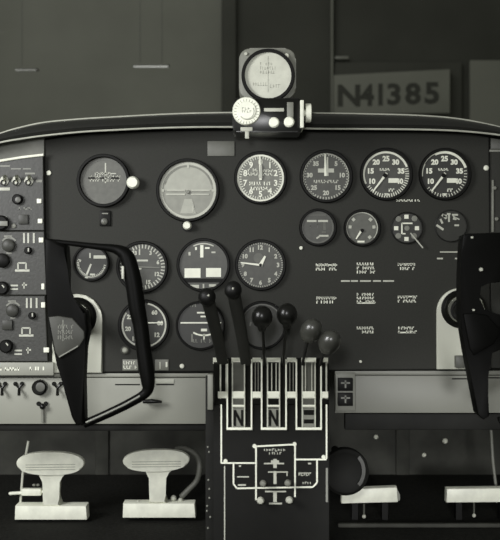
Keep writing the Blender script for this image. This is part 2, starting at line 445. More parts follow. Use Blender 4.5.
# --- tachometer style dial d
t = gauge('tachometer', 'gauge with two white needles straight up, right of the white altimeter', 326, 176.5, 23.4, 'dial_cg', rim=3.2)
def f(bm):
    ticks(bm, 326, 176.5, 20.6, 23, 48, 0, 352, .9, YM)
    numerals(bm, 326, 176.5, 16.4, ['5', '10', '15', '20', '25', '30', '35'], 4.8, 38, 322, .045)
    faint(bm, 320, 181.5, 12, 4.5, 1, YM, 51, 1.1); faint(bm, 332.5, 181.5, 10, 4.5, 1, YM, 52, 1.1)
    arc(bm, 326, 176.5, 22.2, 23.2, -150, 120, YM)
marks(t, f, 'pale')
marks(t, lambda bm: (stroke(bm, 318, 170.5, 334, 170.5, 4, YM-.0002), ), 'pale', 'maker_window')
needle(t, 325.4, 175, -1, 21, 1, 2.4); needle(t, 327, 175, 1.5, 18, 1, 3.0, 'pale', 'second_needle', YN+.001)
# --- manifold pressure gauges
for cx, rimw, lab, r, fm in ((386, 'full', 'white-ringed gauge just right of the two-needle gauge, needle pointing lower left', 23.4, 'dial_cg'), (444.5, 'part', 'rightmost large gauge, black dial with an arc of white across its top and right', 23.2, 'dial_dk')):
    cy = 174.5
    t = gauge('pressure_gauge', lab, cx, cy, r, fm, rim=3.0)
    def f(bm):
        if rimw == 'full':
            arc(bm, cx, cy, 21.2, 23.2, -115, 70, YM); ticks(bm, cx, cy, 19.4, 23, 26, 75, 235, .8, YM)
        else:
            arc(bm, cx, cy, 21.0, 23.4, -25, 72, YM); arc(bm, cx, cy, 21.6, 23.0, -95, -62, YM); arc(bm, cx, cy, 22.3, 23, -62, -25, YM); ticks(bm, cx, cy, 19.6, 22.6, 20, 80, 230, .6, YM)
        numerals(bm, cx, cy-.5, 15.4, ['10', '15', '20', '25', '30', '35', '40'], 5.6, -118, 118, .05)
        faint(bm, cx-1.5, cy-5, 9, 3.6, 1, YM, 61, 1.1)
        stroke(bm, cx+2.5, cy+6, cx+12, cy+6, 4.6, YM); faint(bm, cx+7, cy+15.5, 8, 4.5, 1, YM, 62, 1.2)
        stroke(bm, cx-2, cy+20, cx+2.5, cy+20, 2.2, YM)
    marks(t, f, 'white')
    needle(t, cx-1, cy+1, 217, 20, 3, 2.6); hub(t, cx-1, cy+1, 2.2)
# --- small row
t = gauge('position_indicator', 'small gray gauge with white level bars, first of the second row right of centre', 317.8, 227.5, 16.2, 'dial_cg', rim=2.6)
def f(bm):
    stroke(bm, 307, 221, 316.5, 221, 2, YM); stroke(bm, 318, 221, 328, 221, 2, YM); stroke(bm, 319, 235.8, 328.5, 235.8, 1.8, YM); stroke(bm, 316.5, 238.5, 319.5, 236.4, 1.6, YM)
marks(t, f, 'pale')
def f(bm):
    stroke(bm, 324.5, 222, 324.5, 230, 2.4, YM); faint(bm, 315, 226, 10, 5, 1, YM, 71, 1); stroke(bm, 306, 215, 326, 215, 1, YM); stroke(bm, 322, 232, 326, 232, 1.6, YM)
    arc(bm, 317.8, 227.5, 14.6, 15.8, 60, 300, YM)
marks(t, f, 'dial_md', 'faint_markings')
t = gauge('fuel_gauge', 'small gray gauge with short white needle toward lower left, middle of the second row', 362, 228, 16, 'dial_md', rim=2.6)
def f(bm):
    for a, w in ((-45, 3), (45, 3.4), (-85, 3), (85, 3), (140, 3)): stroke(bm, *polar(362, 228, 10.5, a), *polar(362, 228, 13.5, a), w, YM)
    arc(bm, 362, 228, 15, 15.8, -130, 130, YM)
marks(t, f, 'pale')
marks(t, lambda bm: stroke(bm, 357.5, 241.6, 364.5, 241.6, 1.8, YM), 'white', 'scale_mark')
needle(t, 361.5, 230.5, 213, 10, 1, 2.4); hub(t, 362, 230.5, 1.8)
t = gauge('cross_gauge', 'small black gauge with four white squares and a thin needle past its rim, second row', 406.5, 228, 14.6, 'dial_dk', rim=1.5, depth=.005, rimmat='leather')
def f(bm):
    for (x, y) in ((406.5, 216.7), (396.2, 228.2), (417, 228.2), (406.5, 239)): stroke(bm, x-2.1, y, x+2.1, y, 4.0, YM)
    stroke(bm, 401.7, 223.3, 412.5, 223.3, 1.4, YM); stroke(bm, 401.9, 223, 401.9, 234, 1.4, YM); stroke(bm, 402, 233.7, 405.5, 233.7, 1.2, YM)
marks(t, f)
def f(bm):
    for (x, y) in ((398.5, 219), (414.5, 218.5), (398.3, 235.8), (414, 236)):
        knob(bm, x, y, 3.0, YM+.0004, .0006, seg=8)
    knob(bm, 407, 228.2, 2.6, YM+.0004, .0008, seg=12)
marks(t, f, 'gray', 'corner_marks')
bm = B(); stroke(bm, 410.5, 233, 423, 248, 1.2, -.0075, .0008); part('needle', bm, 'pale', t, smooth=0)
t = gauge('arc_gauge', 'small black gauge with only a broken white arc at top, end of the second row', 450.5, 226, 15, 'dial_pn', rim=1.2, depth=.0045, rimmat='leather')
def f(bm):
    stroke(bm, 442, 214.7, 446.6, 218.5, 2.4, YM); stroke(bm, 447, 214, 450.5, 214, 2.0, YM); stroke(bm, 449, 215, 449, 222, 1.8, YM)
    stroke(bm, 452, 214.8, 458, 214.8, 1.8, YM); stroke(bm, 453, 218.5, 456.5, 219, 2.2, YM); stroke(bm, 454.5, 225.3, 459, 225.3, 1.8, YM)
    stroke(bm, 440.5, 219, 442.5, 223.5, 2.0, YM); stroke(bm, 436.5, 225, 443.5, 229.7, 2.2, YM); stroke(bm, 443, 216, 447, 216, 2.6, YM); stroke(bm, 453, 216.3, 459.5, 219.5, 1.2, YM)
marks(t, f, 'pale')
# --- pilot group
t = gauge('flap_indicator', 'small dark gauge inside the left yoke loop with a white bar at its top right', 91.5, 263, 16, 'dial_dk', rim=2.4)
def f(bm):
    stroke(bm, 93.5, 257, 106, 257, 3.2, YM); stroke(bm, 90, 253, 90, 258, 1.4, YM); stroke(bm, 78, 260, 81, 261, 2.2, YM)
    ticks(bm, 91.5, 263, 12.4, 14.6, 12, -80, -160, 1, YM); ticks(bm, 91.5, 263, 12.4, 14.6, 10, 100, 175, .9, YM)
    stroke(bm, 91, 264, 86.5, 275, 1.8, YM); stroke(bm, 90, 274.5, 95, 274.5, 1.8, YM); stroke(bm, 85, 277.5, 88, 277.5, 1.6, YM)
    arc(bm, 91.5, 263, 13.6, 14.6, 110, 250, YM)
marks(t, f, 'pale')
t = gauge('radio_compass', 'gauge half hidden behind the upper left yoke grip, dense ring of ticks', 142.5, 267, 23, 'dial_cg', rim=3)
def f(bm):
    ticks(bm, 142.5, 267, 18.6, 22.4, 40, 0, 351, 1.1, YM)
    numerals(bm, 142.5, 267, 16.2, ['3', '6', '12', '15', '21', '24', '30', '33'], 4.2, 30, 330, .05)
    stroke(bm, 137, 260.5, 148, 260.5, 1.8, YM); stroke(bm, 136, 268.7, 141.5, 268.7, 1.6, YM); stroke(bm, 139.5, 249, 139.5, 255, 1.4, YM)
marks(t, f, 'pale')
needle(t, 142.5, 267, 92, 17, 6, 1.2, 'gray')
t = gauge('turn_indicator', 'dark turn gauge with two bold white bars across its middle', 203.5, 265, 24, 'dial_cg', rim=2.8)
def f(bm):
    stroke(bm, 184.5, 273, 200.5, 273, 9.4, YM); stroke(bm, 206, 272.5, 221, 272.5, 9, YM)
    stroke(bm, 201.8, 245, 201.8, 257.5, 3.2, YM); stroke(bm, 205, 248, 209.5, 248, 1.8, YM); stroke(bm, 196, 247, 196, 250, 1.8, YM)
marks(t, f)
def f(bm):
    stroke(bm, 189.5, 286.5, 199, 286.5, 3.4, YM); stroke(bm, 209, 285.5, 216, 285.5, 2.4, YM); stroke(bm, 203.5, 284, 203.5, 288, 1.5, YM)
    arc(bm, 203.5, 265, 20.8, 22, -28, 28, YM); stroke(bm, 211.5, 252.3, 215.5, 252.3, 1.6, YM); stroke(bm, 189.5, 252, 189.5, 255.5, 2, YM)
marks(t, f, 'pale', 'ball_scale')
marks(t, lambda bm: stroke(bm, 183, 280.5, 224, 280.5, 4, YM), 'bezel', 'ball_race')
screw(204, 294, 1.7, -.0092, t, 'white', h=.0012)
t = gauge('clock', 'round clock showing about quarter to one, right of the white-barred gauge', 260.5, 265, 22.6, 'dial_cg', rim=3, cat='clock')
def f(bm):
    numerals(bm, 260.5, 265, 17.6, [str(i) for i in range(1, 13)], 4.6, 30, 360, .05)
    ticks(bm, 260.5, 265, 20.8, 22.4, 60, 0, 354, .6, YM)
marks(t, f, 'pale')
marks(t, lambda bm: arc(bm, 258.5, 258, 0.1, 5, 0, 360, YM), 'dial_md', 'seconds_dial')
needle(t, 260.5, 265, 277, 20, 2, 2.2, 'white', 'minute_hand'); needle(t, 261, 264, 28, 9, 1, 3.6, 'white', 'hour_hand', YN+.001); hub(t, 260.5, 265, 1.5)
t = gauge('airspeed_indicator', 'gauge split by the dark left yoke grip, with a white needle pointing right', 144, 325, 22.8, 'dial_dk', rim=3)
def f(bm):
    arc(bm, 144, 325, 20.8, 22.4, 10, 170, YM); arc(bm, 144, 325, 20.8, 22.4, 205, 305, YM)
    numerals(bm, 144, 325, 16.4, ['60', '80', '12', '14', '18', '20', '22'], 4.6, 40, 300, .05)
marks(t, f, 'pale')
needle(t, 144, 322.8, 90, 19, 8, 1.6); hub(t, 144, 322.8, 2)
t = gauge('climb_gauge', 'dark gauge crossed by one thin white level line, bottom row left of the levers', 200.5, 325.5, 22.4, 'dial_dk', rim=2.2)
def f(bm):
    stroke(bm, 180.5, 322.8, 221, 322.8, 1.4, YM); stroke(bm, 197, 312.7, 208, 312.7, 1.6, YM); stroke(bm, 200.5, 316.5, 206, 316.5, 1.6, YM)
    stroke(bm, 201, 330, 207, 330, 2.6, YM); stroke(bm, 204, 334, 204, 340, 1.6, YM)
    arc(bm, 204, 314, 20.6, 22.2, 150, 210, YM)
marks(t, f)
def f(bm):
    faint(bm, 194, 305.5, 8, 4, 1, YM, 91, 1.2); stroke(bm, 192, 334, 192, 342, 1.6, YM); stroke(bm, 216, 333, 216, 342, 1.6, YM)
    faint(bm, 203, 341, 20, 5, 1, YM, 92, 1)
marks(t, f, 'gray', 'faint_markings')
t = gauge('engine_gauge', 'dim gauge mostly hidden behind the black knobbed levers in the bottom row', 262, 325, 22, 'dial_pn', rim=2.2)
marks(t, lambda bm: (arc(bm, 262, 325, 20, 21, -70, 70, YM), stroke(bm, 250, 326, 251, 322, 1.6, YM)), 'dkgray')

# ================================================================== COMPASS UNIT ON THE GLARESHIELD
c = thing('compass', 'magnetic compass in a gray square frame standing on the centre of the glareshield', 'compass', P(268, 99, -.075))
YB = -.085
def rrect(x0, y0, x1, y1, r, n=6):
    pts = []
    for (cx, cy, a) in ((x1-r, y0+r, 0), (x1-r, y1-r, 90), (x0+r, y1-r, 180), (x0+r, y0+r, 270)):
        for i in range(n+1): pts.append(polar(cx, cy, r, a+90*i/n))
    return pts
bm = B(); prism(bm, rrect(239, 48, 296, 99, 11), YB, .05, .003); part('frame', bm, 'gray', c)
bm = B(); kk = K(YB); lathe(bm, [(23.2*kk, .0005), (23.2*kk, .008), (26*kk, .008), (26.6*kk, .006), (26.6*kk, .0005), (23.2*kk, .0005)], P(268, 76, YB), seg=56); part('bezel', bm, 'bezel', c)
bm = B(); lathe(bm, [(0, .003), (23.2*kk, .003), (23.2*kk, .0004), (0, .0004)], P(268, 76, YB), seg=48); part('dial', bm, 'dial_wh', c, 'pale round dial')
bm = B(); faint(bm, 268, 68, 16, 12, 3, YB-.0033, 101, .6); faint(bm, 260, 84, 14, 5, 1, YB-.0033, 102, .6); faint(bm, 276, 86, 12, 5, 1, YB-.0033, 103, .6)
stroke(bm, 268, 56, 268, 92, .7, YB-.0033); part('dial_markings', bm, 'dialmk', c, smooth=0)
screw(286.5, 56, 2.4, YB-.0002, c, 'white'); screw(246, 54, 1.8, YB-.0002, c, 'pale')
u = thing('control_box', 'small black control box with white dial and buttons below the compass', 'control box', P(267, 131, -.08))
YU = -.115
bm = B(); prism(bm, rrect(232.5, 98, 302, 132, 4), YU, .062, .002); part('housing', bm, 'black', u)
kk = K(YU)
bm = B(); lathe(bm, [(0, .009), (9*kk, .009), (9.4*kk, .007), (13.2*kk, .007), (14*kk, .005), (14*kk, 0), (0, 0)], P(246.5, 111.5, YU), seg=40); part('dial_knob', bm, 'alu', u, 'white round dial knob')
bm = B()
ticks(bm, 246.5, 111.5, 10, 12.6, 24, 0, 345, .7, YU-.0073); arc(bm, 246.5, 111.5, 7, 8, 60, 230, YU-.0093); faint(bm, 246.5, 110, 9, 6, 2, YU-.0093, 111, .6)
part('dial_markings', bm, 'dialmk', u, smooth=0)
bm = B(); pbox(bm, 240.5, 127, 252.5, 131, YU-.004, .006, .0006); pbox(bm, 245, 130.5, 249, 138.5, YU-.003, .005, .0006); part('pull_tab', bm, 'pale', u, 'white pull tab')
bm = B(); pbox(bm, 264, 108, 284, 111.5, YU-.002, .003, .0004); part('slider', bm, 'pale', u, 'white level slot bar')
bm = B(); pbox(bm, 287, 102, 293.5, 118, YU-.0035, .004, .0008); part('bracket', bm, 'gray', u)
for x, y in ((274, 123), (289, 122.5)):
    bm = B(); knob(bm, x, y, 5.2, YU, .009, .25); part('button', bm, 'alu', u, 'white round button')
bm = B(); pbox(bm, 300.3, 100, 303.8, 127.5, YU-.008, .05, .0005); part('side_flange', bm, 'white', u)
bm = B(); a = P(303.6, 113, YU+.008); lathe(bm, [(0, 0), (.005, 0), (.005, .003), (9.5*kk, .003), (9.5*kk, .0105), (8.5*kk, .0115), (0, .0115)], a, axis=(1, 0, 0), seg=32); part('side_knob', bm, 'white', u, 'white side knob')

# ================================================================== LEFT RADIO / SWITCH MODULES
YL = -.012
def module(name, label, outline, cat='control panel'):
    t = thing(name, label, cat, P(outline[-1][0], outline[-1][1], YL), 'dark control modules left of the panel')
    bm = B(); prism(bm, outline, YL, .03, .001); part('face_plate', bm, 'module', t, smooth=0)
    return t
def sq(t, x, y, w, h, m, name, d=.004, lab=None):
    bm = B(); pbox(bm, x-w/2, y-h/2, x+w/2, y+h/2, YL-d, d+.0005, .0006); part(name, bm, m, t, lab)
def rd(t, x, y, r, m, name, d=.008, lab=None):
    bm = B(); knob(bm, x, y, r, YL+.0003, d, .2, 24); o = part(name, bm, m, t, lab); return o
def pointer(o, x, y, d, r, m='pale'):
    bm = B(); stroke(bm, x-r*.2, y-r*.6, x+r*.2, y-r*.1, 1.2, YL-d-.0004); part('pointer', bm, m, o, smooth=0)
# switch panel
t = module('toggle_switch_unit', 'uppermost module at the left edge, row of three bright toggle switches', [(-40, 165), (0, 160.5), (43, 155.5), (44, 230.5), (-40, 230.5)])
for (x, y) in ((4.5, 181), (16.5, 181), (29, 181)):
    bm = B(); lathe(bm, [(0, 0), (.0078, 0), (.0078, .002), (.005, .003), (0, .003)], P(x, y, YL+.0003), seg=6); o = part('toggle_switch', bm, 'pale', t, 'bright toggle switch')
    bm = B(); tube(bm, [P(x, y, YL-.002), P(x+.4, y-4.5, YL-.013)], [.0018, .0032], 10); part('bat_lever', bm, 'chrome', o)
    bm = B(); lathe(bm, [(.0047, .003), (.0047, .0045), (.0028, .0045), (.0028, .003)], P(x-.5, y+1.8, YL), seg=16); part('bushing', bm, 'bezel', o)
sq(t, 2, 189, 16, 3.2, 'pale', 'switch_label', .0006); 
bm = B(); stroke(bm, 11, 168.8, 21, 168.8, 1.3, YL-.0005); stroke(bm, 23, 168.8, 31, 168.8, 1.3, YL-.0005); stroke(bm, 25, 173.5, 35, 173.5, 1.8, YL-.0005)
part('lettering', bm, 'gray', t, smooth=0); bm = B(); stroke(bm, 0, 166, 10, 166, 1.6, YL-.0005); part('lettering', bm, 'gray', t, smooth=0); bm = B(); stroke(bm, 36, 181, 42, 181, 2.6, YL-.0005); part('lettering', bm, 'gray', t, smooth=0); bm = B(); faint(bm, 25, 208.5, 12, 3.6, 1, YL-.0005, 121, 1.1); part('lettering', bm, 'gray', t, smooth=0); bm = B(); stroke(bm, 2, 217, 7, 217, 1.2, YL-.0005); part('lettering', bm, 'gray', t, smooth=0)
o = rd(t, 18, 199.5, 5.2, 'bezel', 'rotary_knob'); bm = B(); knob(bm, 18, 199.7, 2.8, YL-.0077, .0015); part('knob_cap', bm, 'dkgray', o)
sq(t, 23, 219.3, 9.5, 9.5, 'knobdk', 'square_button'); 
o = rd(t, 2, 223, 7.5, 'bezel', 'rotary_knob', .010); bm = B(); pbox(bm, -4, 221, 7.5, 226, YL-.0125, .003, .0006); part('grip_bar', bm, 'gray', o)
rd(t, 14, 226, 2.3, 'gray', 'indicator_lamp', .003)
for (x, y) in ((39, 201), (40, 221)): sq(t, x, y, 4.6, 4.6, 'white', 'screw', .002)
bm = B(); tube(bm, [P(x, y, YL-.002) for x, y in ((-40, 165), (0, 160.8), (22, 157.3), (43.5, 154.8))], .0022, 8); part('top_trim', bm, 'alu', t, 'bright metal top trim')
# two radio heads
for (dx, dy, oy0, oy1, lab) in ((0, 0, 231.5, 295, 'middle dark radio head at the left edge, directly under the toggle switch module'),
                               (4, 65, 296, 361.5, 'lowest dark radio head at the left edge, directly above the pale lettered shelf')):
    t = module('radio_control_unit', lab, [(-40, oy0), (44+dx*.2, oy0), (46.5+dx*.3, oy1), (-40, oy1)])
    o = rd(t, 9+dx, 245.5+dy, 6.2, 'knobdk', 'rotary_knob')
    bm = B(); arc(bm, 9+dx, 245.5+dy, 7.2, 8.8, -55, 55, YL-.0005); arc(bm, 9+dx, 245.5+dy, 7, 8.4, 160, 200, YL-.0005)
    stroke(bm, 4+dx, 236.3+dy, 12+dx, 236.3+dy, 1.8, YL-.0005); part('knob_scale', bm, 'gray', t, smooth=0)
    bm = B()
    for x in (24, 28.2, 33.8): stroke(bm, x+dx*.7, 234.5+dy-1.5, x+dx*.7, 244.5+dy-1.5, 1.8, YL-.0008)
    part('band_marks', bm, 'pale', t, smooth=0)
    o = rd(t, 28.5+dx, 250.5+dy, 3.6, 'bezel', 'selector_knob'); bm = B(); stroke(bm, 28.3+dx, 248+dy, 28.3+dx, 251.5+dy, 1.2, YL-.0084); part('pointer', bm, 'pale', o, smooth=0)
    if dy == 0: rd(t, 3, 260.5, 7.2, 'bezel', 'tuning_knob', .009)
    else: sq(t, 7, 325, 10, 9.5, 'knobdk', 'square_button', .005)
    bm = B(); x, y = 22+dx, 268+dy-1
    for q in ((x-4, y-4, x+4, y-4, 1.5), (x-4, y-4, x-4, y+3, 1.5), (x+4, y-4, x+4, y+3, 1.5), (x-7, y+3.5, x+7.5, y+3.5, 2.2)): stroke(bm, *q, YL-.0006)
    part('frequency_window', bm, 'pale', t, smooth=0)
    bm = B()
    x, y = 14+dx, 286.5+dy-1
    for q in ((x-3.5, y, x+4, y, 1.7), (x-3.5, y+3.6, x+4, y+3.6, 1.5), (x+8, y-.6, x+13, y-.6, 1.6), (x+10, y-3, x+10, y+3, 1.2)): stroke(bm, *q, YL-.0005)
    part('lettering', bm, 'pale', t, smooth=0)
    o = rd(t, 3+dx, 288+dy-7*(dy > 0), 6.6, 'bezel', 'volume_knob', .010); pointer(o, 3+dx, 288+dy-7*(dy > 0), .010, 5)
    for (x, y, w, h) in (((41, 240, 4.6, 5), (42.8, 286.5, 3, 6)) if dy == 0 else ((43, 305, 4, 5.5), (46.2, 350, 5.4, 5))): sq(t, x, y, w, h, 'white', 'screw', .002)
# filler between glareshield and switch panel
bm = B(); prism(bm, [(-40, 149), (0, 143), (20, 140), (44, 137.5), (44, 156), (0, 161), (-40, 166)], -.004, .02, .001)
single('corner_panel', bm, 'gray', 'plain gray metal corner between glareshield and toggle switch module at left', 'panel')
# shelf with pale lettering
t = thing('lettered_shelf', 'pale narrow shelf with worn lettering below the radio heads at left', 'shelf', P(8, 373, -.01))
bm = B(); pbox(bm, -40, 362.5, 53.5, 375.5, -.014, .03, .001); part('shelf_strip', bm, 'sheet', t)
bm = B(); faint(bm, 9, 369, 22, 4.4, 1, -.0146, 131, 1.4); part('lettering', bm, 'white', t, smooth=0); bm = B(); faint(bm, 38, 368.5, 16, 5, 1, -.0146, 132, 1.4); part('lettering', bm, 'white', t, smooth=0)

# ================================================================== RIGHT SIDE PANEL
t = thing('side_panel', 'dark side panel at the right edge beside the instrument panel, pale edge strip', 'panel', P(515, 368, -.008))
bm = B(); prism(bm, [(491.5, 150), (540, 150), (540, 368), (492.5, 368)], -.008, .02, .001); part('face_plate', bm, 'panel', t)
bm = B(); pbox(bm, 490, 149.5, 540, 151.8, -.010, .006, .0005); part('edge_strip', bm, 'gray', t); bm = B(); pbox(bm, 492, 180, 494, 232, -.010, .006, .0005); part('edge_strip', bm, 'gray', t)
for (x, y) in ((494.5, 188), (496.5, 219), (494, 255)): screw(x, y, 1.9, -.0082, t, 'gray')
bm = B(); prism(bm, [(491, 138), (540, 145), (540, 149), (491, 149)], -.002, .02, .0005); single('corner_panel', bm, 'dkgray', 'dark metal corner piece under the glareshield at the right edge', 'panel')

# ================================================================== LOWER PANELS
t = thing('lower_panel', 'pale gray sheet metal panel below the instrument panel on the left side', 'panel', P(85, 424, .01))
bm = B(); pbox(bm, -60, 377.8, 209, 424, .004, .012, .001); part('face_plate', bm, 'sheet', t)
bm = B(); pbox(bm, 54, 373.4, 209, 377, .002, .014, .0008); part('top_lip', bm, 'sheet', t)
bm = B(); pbox(bm, 115, 384, 140, 385.2, .0034, .001); pbox(bm, 156, 384, 174, 385.2, .0034, .001); part('vent_slot', bm, 'bezel', t)
bm = B(); pbox(bm, 156, 379, 174, 383.4, .0025, .002, .0004); part('label_strip', bm, 'pale', t)
bm = B(); tube(bm, [P(143, 401.5, -.01), P(152, 401, -.012), P(162, 401.8, -.01)], [.003, .0036, .0018], 12); box(bm, P(143, 402.5, -.008), P(147, 399.5, .004)+Vector((0, .002, 0)))
single('latch', bm, 'black', 'short black handle on the left pale panel beside the yoke grip', 'handle')
t2 = thing('lower_panel', 'gray sheet metal panel darkened for weaker light, below the instrument panel on the right side', 'panel', P(440, 413, .01))
bm = B(); pbox(bm, 335, 375.5, 560, 413, .004, .012, .001); part('face_plate', bm, 'sheetdk', t2)
bm = B(); pbox(bm, 335, 370.8, 560, 375, .002, .014, .0008); part('top_lip', bm, 'sheetdk', t2)
bm = B(); pbox(bm, 452, 378.2, 470, 379.4, .0034, .001); pbox(bm, 486, 377.2, 540, 378.4, .0034, .001); part('vent_slot', bm, 'bezel', t2)
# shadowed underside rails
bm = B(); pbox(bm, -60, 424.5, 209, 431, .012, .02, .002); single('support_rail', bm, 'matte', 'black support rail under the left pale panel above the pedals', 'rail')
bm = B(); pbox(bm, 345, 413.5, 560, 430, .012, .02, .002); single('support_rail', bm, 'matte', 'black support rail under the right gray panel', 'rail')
# toggle switches on the left lower panel
for (x, y, lab) in ((2, 387, 'dark toggle switch at the far left end of the left pale panel'), (19, 387, 'dark toggle switch left of the round black knob on the left pale panel'), (57.5, 387, 'dark toggle switch tucked behind the left yoke lower spoke')):
    t = thing('toggle_switch', lab, 'switch', P(x, y, .004), 'dark toggle switches on the left pale panel')
    for s in (-1, 1):
        bm = B(); knob(bm, x+s*3.3, y-3.3, 2.1, .004, .004); part('guard_post', bm, 'black', t)
    bm = B(); tube(bm, [P(x-3.3, y-3, .001), P(x, y+1.5, 0), P(x+3.3, y-3, .001)], .0022, 8); part('yoke_guard', bm, 'black', t)
    bm = B(); tube(bm, [P(x, y+.5, .004), P(x, y+4, -.006), P(x, y+8, -.010)], [.002, .0022, .0026], 10); part('bat_lever', bm, 'black', t)
t = thing('rotary_knob', 'round black knob on the left pale panel between toggle switches', 'knob', P(40.5, 387, .004))
bm = B(); knob(bm, 40.5, 387, 7.6, .0042, .012, .2, 20); part('knob_body', bm, 'black', t)
bm = B(); knob(bm, 40.5, 387, 4.6, -.0078, .002); part('knob_cap', bm, 'dkgray', t)
t = thing('pull_control', 'small pull control with a gray stem below the round black knob', 'knob', P(42.5, 405, .004))
for s in (-1, 1):
    bm = B(); knob(bm, 42.5+s*3.6, 403.5, 2.2, .004, .004); part('guard_post', bm, 'black', t)
bm = B(); ball(bm, 42.5, 406.5, -.005, 3, 3, 3); tube(bm, [P(42.5, 406.5, .004), P(42.5, 406.5, -.005)], .002, 8); part('knob_body', bm, 'black', t)
bm = B(); tube(bm, [P(42.5, 409, .0), P(42.8, 422, .0015)], .0028, 10); part('stem', bm, 'gray', t)

# ================================================================== CONTROL COLUMN ESCUTCHEONS
def escutcheon(cx, cy, r, x0, x1, yb, ring, label):
    t = thing('column_plate', label, 'plate', P(cx, yb, -.002), 'pale plates around the control columns')
    pts = [(x0, yb)] + [polar(cx, cy, r, a) for a in range(-90, 91, 10)] + [(x1, yb)]
    bm = B(); prism(bm, pts, -.006, .0058, .002); part('plate', bm, 'plate', t)
    k = S
    bm = B(); lathe(bm, [(r*.79*k, 0), (r*.79*k, .006), (r*.70*k, .010), (r*.60*k, .006), (r*.60*k, 0)], P(ring[0], ring[1], -.0058), seg=40); part('boot_ring', bm, 'bezel', t)
    bm = B(); lathe(bm, [(r*.60*k, 0), (r*.60*k, .009), (r*.55*k, .012), (r*.44*k, .012), (r*.40*k, .008), (r*.40*k, 0)], P(ring[0], ring[1], -.0058), seg=40); part('chrome_ring', bm, 'chrome', t, 'bright metal ring')
    bm = B(); lathe(bm, [(0, 0), (r*.40*k, 0), (r*.40*k, .02), (r*.30*k, .028), (0, .028)], P(ring[0], ring[1], -.0058), seg=30); part('boot', bm, 'matte', t)
escutcheon(77, 319, 25, 52, 102, 373, (77, 317), 'pale arched plate behind the left yoke hub')
escutcheon(461, 312, 24, 437, 485, 369.5, (460, 309), 'pale arched plate behind the right yoke hub')
bm = B(); pbox(bm, 456, 356, 466, 368, -.02, .013, .001); single('latch_block', bm, 'dkgray', 'small dark block at the foot of the right pale arched plate', 'block')

# ================================================================== YOKES
def yoke(ox, oy, label, emblem, Yy=-.25, outline=None):
    t = thing('control_yoke', label, 'yoke', P(66+ox, 338+oy, Yy), 'dark control yokes')
    def q(x, y): return (x+ox, y+oy)
    # upper spine, hub and tapering lower spoke as one casting
    sp = [(44.5, 238.5), (52, 240), (66, 246), (67.5, 268), (67, 290), (72, 301), (86, 312), (88.5, 330), (85, 348), (83.5, 380), (84.5, 424), (76, 426), (71.5, 418), (57, 366), (49, 326), (46, 280)]
    bm = B(); prism(bm, outline or [q(*p) for p in sp], Yy-.005, .028, .004 if emblem else .002); part('spine', bm, 'yokeblk', t)
    path = [(46, 241, -.0, 2.6), (70, 243.3, 0, 2.6), (95, 246.3, 0, 3.2), (113, 248.5, 0, 4.4), (122, 252, 0, 6.4), (127, 257, 0, 7.6), (130.5, 268, 0, 8.2), (134, 285, 0, 8.6), (137.5, 310, 0, 8.4), (140.5, 325, 0, 7.8), (143, 345, 0, 7.6), (146, 367, 0, 7.8), (148, 382, 0, 7), (147.5, 390, 0, 5.6), (142, 396, 0, 4.8), (125, 405.5, 0, 4.6), (105, 415, 0, 4.4), (84, 424, 0, 4.2)]
    sp_ = smooth_path(path, 6)
    bm = B(); tube(bm, [P(x+ox, y+oy, Yy+.005+d) for x, y, d, r in sp_], [r*K(Yy) for x, y, d, r in sp_], 18); part('grip_rim', bm, 'yokeblk', t)
    # lower rim highlight painted as a gray strip, and clips
    bm = B(); tube(bm, [P(x+ox, y+oy, Yy-.004) for x, y in ((86, 422.5), (105, 414), (125, 404.5), (140, 396))], .0014, 8); part('rim_highlight', bm, 'gray', t, 'highlight painted as a pale strip along the lower rim')
    bm = B(); pbox(bm, 121.5+ox, 266+oy, 124+ox, 279+oy, Yy-.006, .01, .0008); part('talk_switch', bm, 'pale' if emblem else 'gray', t, 'small pale switch on the grip')
    bm = B(); prism(bm, [q(*p) for p in ((48.5, 317), (58, 316), (72, 318), (84, 331), (84.5, 338), (79, 347), (59, 358.5), (55, 352))], Yy-.009, .005, .002)
    o = part('hub_emblem', bm, 'emblem' if emblem else 'yokeblk', t, 'gray triangular hub plate' if emblem else None)
    if emblem:
        bm = B(); faint(bm, 66, 332, 16, 16, 3, Yy-.0094, 141, .8); stroke(bm, 59, 357, 78, 346, 1.1, Yy-.0094); stroke(bm, 63, 320, 63, 341, 1.0, Yy-.0094)
        part('emblem_mark', bm, 'gray', o, smooth=0)
    else:
        for (x, y, r) in ((57, 240.5, 1.3), (66, 272.5, 1.9), (58.5, 313, 1.2)):
            screw(x+ox, y+oy, r, Yy-.0052, t, 'pale')
    a = P(72+ox, 330+oy, Yy+.02) if emblem else P(468, 322, Yy+.02); b = P(77+ox, 318+oy, -.03) if emblem else P(461, 310, -.03)
    hr = .026 if emblem else .0145
    bm = B(); tube(bm, [a, a.lerp(b, .15), a.lerp(b, .2), b], [hr, hr*.96, .0135, .0135], 24); part('column_shaft', bm, 'yokeblk', t)
    bm = B(); c_ = b.lerp(a, .03); tube(bm, [c_, c_.lerp(a, .06)], .0165, 24); part('mount_collar', bm, 'bezel', t)
yoke(0, 0, 'left control yoke, closed dark loop with gray triangular hub plate', True)
yoke(415, -3, 'right control yoke, dark and cut off by the right edge of the view', False, outline=[(463, 236), (468, 233.5), (512, 232), (512, 281), (488, 282), (479.5, 286), (478.5, 300), (484, 311), (496, 315), (512, 316), (512, 345), (491, 352), (487, 375), (489.5, 416), (484, 420), (478, 414), (466, 352), (460.5, 318), (460.5, 280), (461.5, 255)])

